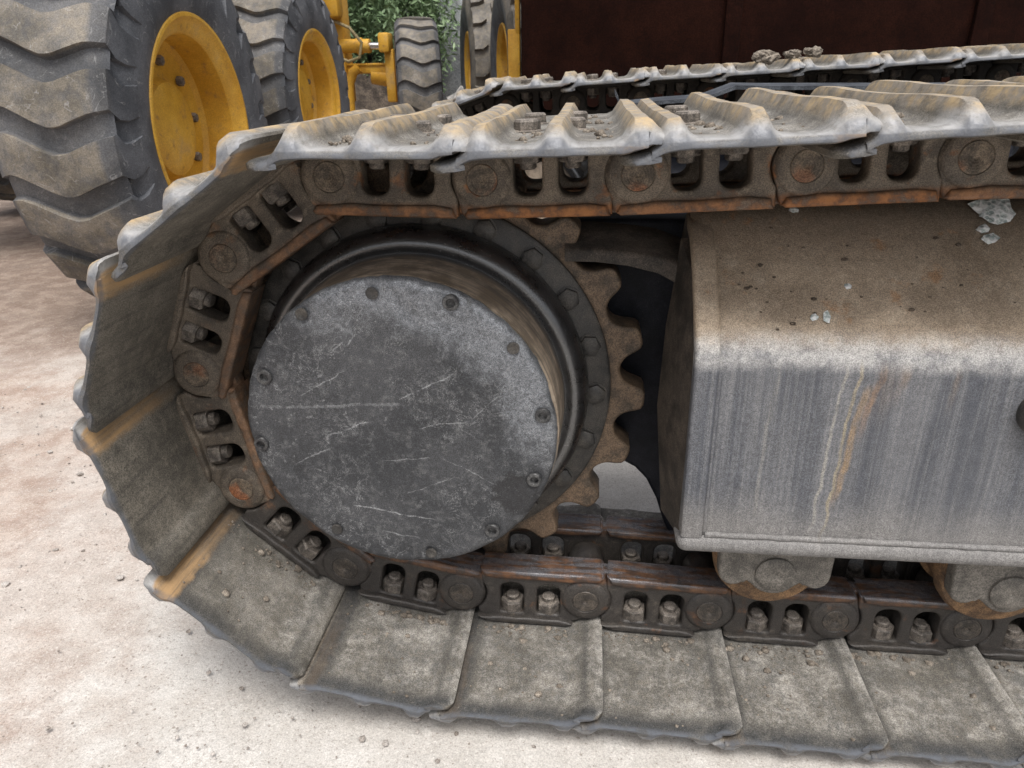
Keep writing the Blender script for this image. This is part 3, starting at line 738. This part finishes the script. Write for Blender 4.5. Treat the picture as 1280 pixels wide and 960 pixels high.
# pale edge of the thick end plate, seen along the bend
bm = bmesh.new()
epl = [(-.0990, -.129), (-.0990, .112), (-.0955, .129), (-.088, .1430), (-.076, .1560), (.002, .2260), (.044, .2545), (.085, .2640), (.085, .242), (.045, .232), (.0, .202), (-.05, .154), (-.072, .126), (-.074, -.129)]
me = plate([epl], .030, .005, 2); me.transform(Matrix(((0, 0, 1, .3675), (1, 0, 0, 0), (0, 1, 0, 0), (0, 0, 0, 1))))
for p in me.polygons: p.use_smooth = True
me.set_sharp_from_angle(angle=R(40))
part('end_plate', me, M['frame'])
bm = bmesh.new()
tube(bm, [(.40 + .008 * k, -.0948, -.1255 + .0011 * noise.noise(Vector((k * .37, 0, 0)))) for k in range(210)], [.0042 + .0011 * noise.noise(Vector((k * .45, 4, 0))) for k in range(210)], 8)
tube(bm, [(.3985 + .0007 * noise.noise(Vector((k * .4, 1, 0))), -.0948, -.120 + .008 * k) for k in range(29)], [.0030 + .0008 * noise.noise(Vector((k * .5, 9, 0))) for k in range(29)], 8)
part('weld_bead', fin(bm, 'weld', 60), M['frame'])
# round plug low on the frame side
pl = part('frame_plug', fin(lathe([(.030, -.085), (.030, -.108), (.027, -.113), (.014, -.114), (.012, -.110), (.001, -.109)], 32, 'Y', (.772, 0, .066)), 'plug'), M['ring'])
# motor mount behind the sprocket, dusty shelf bracket above it
mount = [(.02, .20), (.20, .245), (.54, .245), (.54, -.12), (.385, -.285), (.373, -.258), (.360, -.218), (.342, -.182), (.322, -.160), (.300, -.148), (.26, -.13), (.15, -.10), (.02, -.10)]
me = plate([mount], .05, .006, 1); me.transform(Matrix(((1, 0, 0, 0), (0, 0, 1, .135), (0, 1, 0, 0), (0, 0, 0, 1))))
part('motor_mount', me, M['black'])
bm = bmesh.new()
sec = [(.205, .2210, .035), (.245, .2215, .036), (.29, .2185, .040), (.330, .2130, .048), (.366, .200, .060)]
rows = []
for x, z, t in sec:
    rows.append([bm.verts.new((x, .055, z)), bm.verts.new((x, .05, z - .006)), bm.verts.new((x, .05, z - t * .5)), bm.verts.new((x, .17, z - t * .5)), bm.verts.new((x, .17, z + .028))])
for a, b in zip(rows, rows[1:]):
    for i in range(5): bm.faces.new((a[i], b[i], b[(i + 1) % 5], a[(i + 1) % 5]))
bm.faces.new(rows[0]); bm.faces.new(rows[-1][::-1])
part('mount_bracket', fin(bm, 'bracket', 50), M['dusty'])
# track rollers: body with flanges on the rails, lobed end collar under the frame
ROL = fin(lathe([(.035, -.040), (.060, -.034), (.074, -.028), (.078, -.020), (.078, -.008), (.072, -.002), (.070, .004), (.070, .046), (.077, .05), (.077, .11), (.070, .115), (.070, .160), (.078, .17), (.078, .19), (.04, .2)], 48, 'Y'), 'roller')
lob = arc(0, 0, .036, -38, -142, 8)[::1] + [(-.036, -.016), (-.041, -.020)] + arc(-.056, -.004, .020, -50, -180, 6) + [(-.078, .05), (.078, .05)] + arc(.056, -.004, .020, 0, -130, 6) + [(.041, -.020), (.036, -.016)]
COLL = plate([lob[::-1]], .024, .004, 2); COLL.transform(Matrix(((1, 0, 0, 0), (0, 0, 1, -.060), (0, 1, 0, 0), (0, 0, 0, 1))))
for p in COLL.polygons: p.use_smooth = True
COLL.set_sharp_from_angle(angle=R(40))
RCAP = fin(lathe([(.027, -.055), (.027, -.0635), (.0245, -.0655), (.003, -.0655), (.0015, -.0645)], 28, 'Y'), 'roller_cap')
for x, z in ((.508, -.209), (.820, -.220), (1.135, -.224), (1.45, -.226)):
    ro = part('track_roller', ROL, M['rust'], None, Matrix.Translation((x, 0, z)))
    part('roller_collar', COLL, M['roller'], ro, Matrix.Translation((0, 0, 0)))
    part('roller_cap', RCAP, M['roller'], ro, Matrix.Translation((0, 0, 0)))
# far side frame and the body between the tracks, the shade of the gap put into their black colour
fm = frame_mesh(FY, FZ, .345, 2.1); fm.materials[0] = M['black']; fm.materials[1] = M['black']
part('track_frame', fm, None)
bm = bmesh.new(); box(bm, (1.0, .27, -.10), (2.3, FY - .12, .25), .02)
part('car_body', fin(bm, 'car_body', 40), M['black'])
bm = bmesh.new()
guard = [(.276, .404), (.283, .392), (.286, .382), (.370, .389), (.410, .391), (.442, .3955), (.487, .4115), (.54, .410), (.9, .406), (1.3, .406)]
r0, r1, r2, r3 = [], [], [], []
for x, z in guard:
    r0.append(bm.verts.new((x, .500, z))); r1.append(bm.verts.new((x, .500, z - .0065))); r2.append(bm.verts.new((x, .56, z - .004))); r3.append(bm.verts.new((x, .56, z + .004)))
RR = (r0, r1, r2, r3)
for i in range(len(guard) - 1):
    for k in range(4): bm.faces.new((RR[k][i], RR[k][i + 1], RR[(k + 1) % 4][i + 1], RR[(k + 1) % 4][i]))
bm.faces.new([q[0] for q in RR]); bm.faces.new([q[-1] for q in RR][::-1])
box(bm, (1.0, .53, .10), (1.3, .56, .40), .004)
part('guard_plate', fin(bm, 'guard', 40), m_simple('dark_blue_plate', (.045, .05, .06), (.10, .11, .125), .4, 30, .2, .3))

# ------------------------------------------------------------------ wheels of the graders
def chevron_tyre(name, R0=.685, Wd=.37, lugs=21, style=0):
    """tread lugs with zigzag grooves that run out over the shoulders; axle along X, outside at +X"""
    zig = [(0, -.02), (.08, -.09), (.14, -.12), (.20, -.11), (.36, .04), (.52, .20), (.58, .225), (.66, .20), (.84, .06), (1, -.04)]
    def zz(v):
        for (a, p), (b, q) in zip(zig, zig[1:]):
            if v <= b: return p + (q - p) * (v - a) / (b - a)
        return zig[-1][1]
    # section: sidewalls and crown
    side = [(.345, .115), (.365, .150), (.40, .172), (.45, .184), (.50, .187), (.55, .184), (.59, .1775)]
    lat = [0, .03, .08, .13, .17, .25, .36, .46, .56, .61, .66, .74, .82, .88, .93, .97, 1]
    us = [0, .06, .50, .60, .625, .97, .995]         # along one lug: land start..., groove floor
    dep = [0, 0, 0, 0, 1, 1, 0]
    bm = bmesh.new(); rows = []
    sc = Wd / .37; rs = R0 / .685
    for L in range(lugs):
        for u, d in zip(us, dep):
            row = []
            for r, x in side:
                zo = 0.10 if r > .55 else 0
                ang = (L + u + (0 if r < .55 else zo)) / lugs * 2 * math.pi
                dd = .022 * d if r > .585 else (.010 * d if r > .545 else 0)
                row.append(bm.verts.new((-(x - dd) * sc, r * rs * math.cos(ang), r * rs * math.sin(ang))))
            for v in lat:
                ang = (L + u + zz(v)) / lugs * 2 * math.pi
                xx = (v - .5) * 2
                rr = .683 - .018 * xx * xx - .030 * max(0, abs(xx) - .80) / .2 - .032 * d * (1 - .25 * abs(xx) ** 4)
                if style and .44 < v < .57: rr -= .02 * (1 - d)
                row.append(bm.verts.new((xx * (.172 - .0 * d) * sc, rr * rs * math.cos(ang), rr * rs * math.sin(ang))))
            for r, x in side[::-1]:
                ang = (L + u + (0 if r < .55 else .10)) / lugs * 2 * math.pi
                dd = .022 * d if r > .585 else (.010 * d if r > .545 else 0)
                row.append(bm.verts.new(((x - dd) * sc, r * rs * math.cos(ang), r * rs * math.sin(ang))))
            rows.append(row)
    n = len(rows)
    for i in range(n):
        a, b = rows[i], rows[(i + 1) % n]
        for k in range(len(a) - 1): bm.faces.new((a[k], a[k + 1], b[k + 1], b[k]))
    me = fin(bm, name, 32); me.materials.append(M['rubber']); return me
def block_tyre(name, R0=.685, Wd=.37, lugs=19):
    """two staggered rows of chunky blocks either side of a zigzag centre groove"""
    bm = bmesh.new(); sc = Wd / .37; rs = R0 / .685
    b0 = lathe([(.345, -.115), (.43, -.180), (.56, -.205), (.67, -.196), (.745, -.172), (.757, -.12), (.760, 0), (.757, .12), (.745, .172), (.67, .196), (.56, .205), (.43, .180), (.345, .115)], 72, 'X', (0, 0, 0), 0, False)
    join_into(bm, fin(b0, 't'))
    def blk(a0, pts):
        lo = []; hi = []
        for (da, x) in pts:
            for lst, r, k in ((lo, .740, 1.0), (hi, .806 - .25 * x * x * 2, .93)):
                mx = sum(p[1] for p in pts) / len(pts); ma = sum(p[0] for p in pts) / len(pts)
                x2 = mx + (x - mx) * k; a2 = a0 + (ma + (da - ma) * k) / lugs * 2 * math.pi
                lst.append(bm.verts.new((x2, r * math.cos(a2), r * math.sin(a2))))
        bm.faces.new(hi); n = len(lo)
        for i in range(n): bm.faces.new((lo[i], lo[(i + 1) % n], hi[(i + 1) % n], hi[i]))
    for L in range(lugs):
        a = L / lugs * 2 * math.pi
        blk(a, [(.09, -.178), (.09, -.090), (.26, -.028), (.58, -.028), (.74, -.090), (.74, -.178)])
        blk(a + math.pi / lugs, [(.09, .178), (.74, .178), (.74, .090), (.58, .028), (.26, .028), (.09, .090)])
    bm.transform(Matrix.Diagonal((sc, rs, rs, 1)))
    me = fin(bm, name, 35); me.materials.append(M['rubber']); return me
TY = chevron_tyre('tyre', .615); TB = block_tyre('tyre')
RIM = fin(lathe([(.300, -.14), (.352, -.15), (.352, -.125), (.31, -.10), (.300, .02), (.302, .10), (.318, .125), (.322, .142), (.340, .150), (.358, .158), (.362, .168), (.356, .176), (.346, .176), (.338, .168), (.330, .160), (.322, .156), (.306, .150), (.296, .138), (.290, .10), (.286, .045), (.272, .028), (.20, .018), (.165, .030), (.15, .06), (.11, .075), (.02, .078)], 72, 'X'), 'rim', 30); RIM.materials.append(M['yellow'])
LUGN = fin(hexhead(.017, .02), 'wheel_nut', 30); LUGN.materials.append(M['bolt'])
def wheel(parent, loc, tyre, rot=(0, 0, 0), flip=False, scale=1.):
    mw = Matrix.Translation(loc) @ Matrix.Rotation(rot[2] + (math.pi if flip else 0), 4, 'Z') @ Matrix.Rotation(rot[0], 4, 'X') @ Matrix.Scale(scale, 4)
    w = link('wheel', RIM, M['yellow'], parent, mw)
    link('tyre', tyre, M['rubber'], w, Matrix.Identity(4))
    for k in range(10):
        a = 2 * math.pi * k / 10
        link('wheel_nut', LUGN, M['bolt'], w, Matrix.Translation((.022, .222 * math.cos(a), .222 * math.sin(a))) @ Matrix.Rotation(R(90), 4, 'Y'))
    return w
def pm(name, bm, mat, parent, ang=40):
    o = link(name, fin(bm, name, ang), M[mat], parent); return o

GR = empty('motor_grader', (-1.23, 1.95, -.42))
tag(GR, 'yellow road grader with big chevron tyres seen from behind, left of the track', 'grader')
wheel(GR, (-.235, 0, .665), TY, (R(7), 0, R(3)), False, 1.15)
wheel(GR, (-.40, 1.85, .73), TY, (R(20), 0, R(1)), False, 1.05)
wheel(GR, (-2.2, 0, .70), TY, (R(3), 0, 0), True)
wheel(GR, (-2.3, 1.85, .70), TY, (R(11), 0, 0), True)
fw = Vector((-.15, 4.30, .66))
wheel(GR, fw, TY, (R(5), 0, R(14)), False, 1.06)
bm = bmesh.new(); box(bm, (-.76, .2, .45), (-.52, 2.2, .85), .03); pm('tandem_case', bm, 'yellow', GR)
bm = bmesh.new(); box(bm, (-1.9, .2, .95), (-.95, 2.2, 1.75), .08); pm('engine_hood', bm, 'yellow', GR)
bm = bmesh.new(); tube(bm, [(-2.0, .9, .65), (-.45, .9, .65)], .14, 16); pm('rear_axle', bm, 'black', GR)
# front end: main frame, axle beam, lean cylinder with bright rod, kingpin, hose
fx, fy = fw.x, fw.y
bm = bmesh.new(); box(bm, (fx - 1.02, 2.0, 1.45), (fx - .72, fy + .2, 1.75), .02); box(bm, (fx - .80, fy - .12, .60), (fx - .635, fy + .12, 1.5), .02); pm('main_frame', bm, 'yellow', GR)
bm = bmesh.new()
box(bm, (fx - .70, fy - .08, .845), (fx - .22, fy + .08, .925), .02); box(bm, (fx - .70, fy - .095, .915), (fx - .25, fy + .095, .935), .006)
tube(bm, [(fx - .42, fy, .84), (fx - .20, fy, .80)], .085, 14)
tube(bm, [(fx - .52, fy - .1, .90), (fx - .58, fy - .1, .86), (fx - .625, fy - .1, .76), (fx - .64, fy - .1, .5)], .045, 10)
pm('front_axle', bm, 'yellow', GR)
bm = bmesh.new(); tube(bm, [(fx - .72, fy - .10, 1.080), (fx - .40, fy - .10, 1.076)], .058, 16); tube(bm, [(fx - .52, fy - .10, 1.077), (fx - .47, fy - .10, 1.077)], .068, 16)
cyl = pm('lean_cylinder', bm, 'yellow', GR)
bm = bmesh.new(); tube(bm, [(fx - .42, fy - .10, 1.077), (fx - .27, fy - .10, 1.074)], .03, 14); pm('piston_rod', bm, 'chrome', cyl)
bm = bmesh.new(); box(bm, (fx - .31, fy - .17, 1.02), (fx - .21, fy + .0, 1.18), .02); box(bm, (fx - .28, fy - .10, .60), (fx - .19, fy + .08, 1.05), .02); pm('steering_knuckle', bm, 'yellow', GR)
bm = bmesh.new(); tube(bm, [(fx - .78, fy - .18, 1.30), (fx - .66, fy - .2, 1.27), (fx - .54, fy - .22, 1.22), (fx - .44, fy - .22, 1.10), (fx - .47, fy - .22, .98), (fx - .58, fy - .2, .95), (fx - .72, fy - .18, 1.0)], .014, 8); pm('hydraulic_hose', bm, 'hose', GR)
bm = bmesh.new(); box(bm, (fx - .78, fy - .3, 1.30), (fx - .60, fy - .14, 1.75), .03); pm('mounting_bracket', bm, 'yellow', GR)

G2 = empty('wheeled_loader', (-.60, 6.6, -.38))
tag(G2, 'yellow wheeled machine with two block tread tyres, beside the dark brown steel box', 'loader')
wheel(G2, (-.42, 1.4, .86), TB, (0, 0, R(15)), True)
wheel(G2, (.13, 0, .86), TB, (R(9), 0, R(15)), True)
bm = bmesh.new(); box(bm, (.130, -1.05, .1), (.228, -.98, 1.12), .01); box(bm, (.190, -1.051, 1.08), (.228, -.981, 2.1), .008); pm('side_panel', bm, 'yellow', G2)
bm = bmesh.new(); tube(bm, [(-.55, 1.4, .86), (1.3, 1.9, .86)], .12, 14); pm('axle', bm, 'black', G2)
bm = bmesh.new(); box(bm, (.40, -.6, .8), (1.6, 1.5, 2.0), .05); pm('body', bm, 'yellow', G2)

# dark steel box behind the tracks
DP = empty('steel_box', (2.0, 4.9, -.40))
tag(DP, 'very dark brown rusty steel box filling the view behind the far track', 'steel box')
bm = bmesh.new(); box(bm, (-2.255, -.50, .06), (3.2, 1.2, 2.6), .012); pm('box_wall', bm, 'panel', DP)
for x in (-.9, .6, 2.1):
    bm = bmesh.new(); box(bm, (x - .05, -.545, .06), (x + .05, -.503, 2.6), .008); pm('rib', bm, 'panel', DP)
bm = bmesh.new(); box(bm, (-2.2, -.4, 0), (3.1, 1.1, .058), .0); pm('skid', bm, 'black', DP)

# ------------------------------------------------------------------ background: wall, soil, trees
CW = empty('concrete_wall', (-1.2, 9.3, -.36))
tag(CW, 'plain grey concrete wall behind the machines', 'wall')
bm = bmesh.new(); box(bm, (-.58, 0, -.1), (6, .3, 3.2), .02); pm('wall_slab', bm, 'wall', CW)
bm = bmesh.new(); n = 44; vv = []
for j in range(n):
    row = []
    for i in range(n):
        x = -4.6 + 3.4 * i / (n - 1); y = 6.6 + 3.0 * j / (n - 1)
        h = .95 * math.exp(-((x + 2.75) / .95) ** 2 - ((y - 8.1) / .8) ** 2) + .16 * noise.noise(Vector((x * 2, y * 2, 0))) + .08 * noise.noise(Vector((x * 7, y * 7, 0)))
        edge = min(i, j, n - 1 - i, n - 1 - j) / 5
        row.append(bm.verts.new((x, y, gz(x, y) - .05 + max(h, 0) * min(1, edge) + .03 * min(1, edge))))
    vv.append(row)
for a, b in zip(vv, vv[1:]):
    for i in range(n - 1): bm.faces.new((a[i], a[i + 1], b[i + 1], b[i]))
so = link('soil_mound', fin(bm, 'soil', 60), M['soil']); so['kind'] = 'structure'
def willow(base, h, spread, n_br, label, seed):
    rng = random.Random(seed); T = empty('tree', base); tag(T, label, 'tree', 'drooping trees beside the concrete wall')
    bm = bmesh.new(); tube(bm, [(0, 0, 0), (.03, 0, h * .4), (-.02, .05, h * .8), (0, 0, h)], [.09, .07, .05, .02], 8)
    tips = []
    for k in range(n_br):
        a = rng.uniform(0, 6.28); l = spread * rng.uniform(.5, 1.); z0 = h * rng.uniform(.45, 1)
        pts = [Vector((0, 0, z0))]
        for t in (.35, .7, 1): pts.append(Vector((math.cos(a) * l * t, math.sin(a) * l * t, z0 + .35 * math.sin(t * 2.2) * spread * .5)))
        tube(bm, pts, [.022, .016, .010, .006], 5); tips += pts[1:] + [(pts[1] + pts[2]) / 2, (pts[2] + pts[3]) / 2]
    pm('trunk', bm, 'bark', T)
    bm = bmesh.new()
    for p in tips:
        for s_ in range(rng.randint(5, 9)):
            q = p + Vector((rng.gauss(0, .10), rng.gauss(0, .10), rng.gauss(0, .06))); L = rng.uniform(.35, 1.0); sway = Vector((rng.gauss(0, .10), rng.gauss(0, .10), 0))
            for t in range(int(L / .034)):
                tt = t * .034; c = q + sway * tt + Vector((0, 0, -tt)) + Vector((rng.gauss(0, .012), rng.gauss(0, .012), 0))
                d = Vector((rng.gauss(0, 1), rng.gauss(0, 1), rng.uniform(-1.4, .1))).normalized(); s = d.orthogonal().normalized()
                s = (Matrix.Rotation(rng.uniform(0, 6.3), 3, d) @ s); ll = rng.uniform(.05, .12); ww = ll * .14
                bm.faces.new([bm.verts.new(c), bm.verts.new(c + d * ll * .5 + s * ww), bm.verts.new(c + d * ll), bm.verts.new(c + d * ll * .5 - s * ww)])
    me = bpy.data.meshes.new('crown'); bm.to_mesh(me); bm.free(); link('crown', me, M['leaf'], T)
willow((-2.45, 8.5, -.30), 2.3, .9, 24, 'drooping green tree between the grader frame and its front tyre', 1)
willow((-3.5, 9.4, -.35), 2.7, 1.3, 24, 'bigger drooping green tree at the back left, behind the grader', 2)
willow((-1.98, 8.95, -.35), 2.5, .45, 7, 'slender light green tree hanging over the grey wall above the front tyre', 3)

# ------------------------------------------------------------------ small loose things
def thing(name, bm, mat, loc, rot, label, cat, group=None, ang=30):
    o = link(name, fin(bm, name, ang), M[mat]); o.location = loc; o.rotation_euler = rot; return tag(o, label, cat, group)
thing('rock', lump(4, .17, (.9, .9, 2.3), 2, .45, 1.3), 'stone', (-1.36, 8.4, -.12), (0, 0, 0), 'pale grey angular rock just left of the far track end', 'rock', None, 15)
sl = R(42)
for (p, r, sq, lab, sd_) in (
    ((.741, .060, .2735), .0200, (1.15, 1, .22), 'largest flat chunk of broken glass high on the frame slope', 1),
    ((.724, .040, .2525), .0075, (1.1, .9, .4), 'small glass crumb just above the two-pointed glass shard on the frame', 2),
    ((.730, .029, .2432), .0085, (1.3, .9, .35), 'glass shard right below the small glass crumb on the frame', 3),
    ((.523, -.056, .1655), .0075, (.7, 1.35, .4), 'leaf-shaped white glass sliver low on the frame slope', 4),
    ((.553, -.023, .1945), .0052, (1, .9, .5), 'single tiny white glass bead midway up the frame slope', 5),
    ((.499, .060, .2715), .0058, (1.2, .8, .5), 'glass chip lying right under the upper track run', 6),
    ((.508, -.057, .1650), .0055, (1.1, .9, .35), 'dull glass chip beside the leaf-shaped sliver', 7)):
    thing('glass_fragment', lump(sd_, r, sq, 2 if r > .01 else 1, .5, 1.7), 'glass', p, (sl, 0, sd_ * .7 if False else 0), lab, 'glass', 'broken glass on the frame slope', 12)
for (p, r, lab, sd_) in (((.670, 1.16, .462), .020, 'wide crumbly clod of dried mud on the far track', 11), ((.735, 1.165, .468), .013, 'smaller mud clod right of the wide one on the far track', 12), ((.785, 1.17, .472), .015, 'rightmost mud clod on the far track', 13)):
    bm = lump(sd_, r, (1.5, 1, .8), 3, .6, 3)
    for k in range(6): 
        join_into(bm, fin(lump(sd_ + k, r * .45, (1, 1, .8), 2, .5), 'l'), Matrix.Translation((random.uniform(-1.6, 1.6) * r, random.uniform(-.6, .6) * r, random.uniform(0, .5) * r)))
    thing('mud_clod', bm, 'mud', p, (0, 0, 0), lab, 'mud', 'mud clods on the far track', 60)
# crumbs on the frame slope, grit on the yard
rng = random.Random(9)
bm = bmesh.new()
def frame_z(y):
    for (a, p), (b, q) in zip(FP[3:12], FP[4:13]):
        if a <= y <= b: return p + (q - p) * (y - a) / (b - a)
    return .2
for k in range(110):
    x = rng.uniform(.40, 1.2); y = rng.triangular(-.075, .06, -.03); r = rng.choice((.0008, .001, .0012, .0015, .0018, .003))
    join_into(bm, fin(lump(k, r, (1.4, 1, .8), 1, .6), 'l'), Matrix.Translation((x, y, frame_z(y) + r * .3)))
cr_ = link('dirt_crumbs', fin(bm, 'crumbs', 40), M['crumb']); cr_['kind'] = 'stuff'; cr_['label'] = 'small dark crumbs of dirt scattered over the frame slope'; cr_['category'] = 'dirt'
bm = bmesh.new()
tmpl = [fin(lump(k, 1, (1.2, 1, .7), 1, .6), 'l') for k in range(5)]
for k in range(2200):
    if k < 1500: x, y = rng.uniform(-1.5, .1), rng.uniform(-.6, 1.4)
    else: x, y = rng.uniform(-2.4, 1.2), rng.uniform(-.6, 2.6)
    r = min(.007, .0012 * rng.paretovariate(2.0))
    join_into(bm, tmpl[k % 5], Matrix.Translation((x, y, gz(x, y) - .004 + r * .2)) @ Matrix.Rotation(rng.uniform(0, 6), 4, 'Z') @ Matrix.Scale(r, 4))
gv = link('gravel', fin(bm, 'gravel', 40), M['gravel']); gv['kind'] = 'stuff'; gv['label'] = 'fine loose grit scattered over the dusty yard'; gv['category'] = 'gravel'
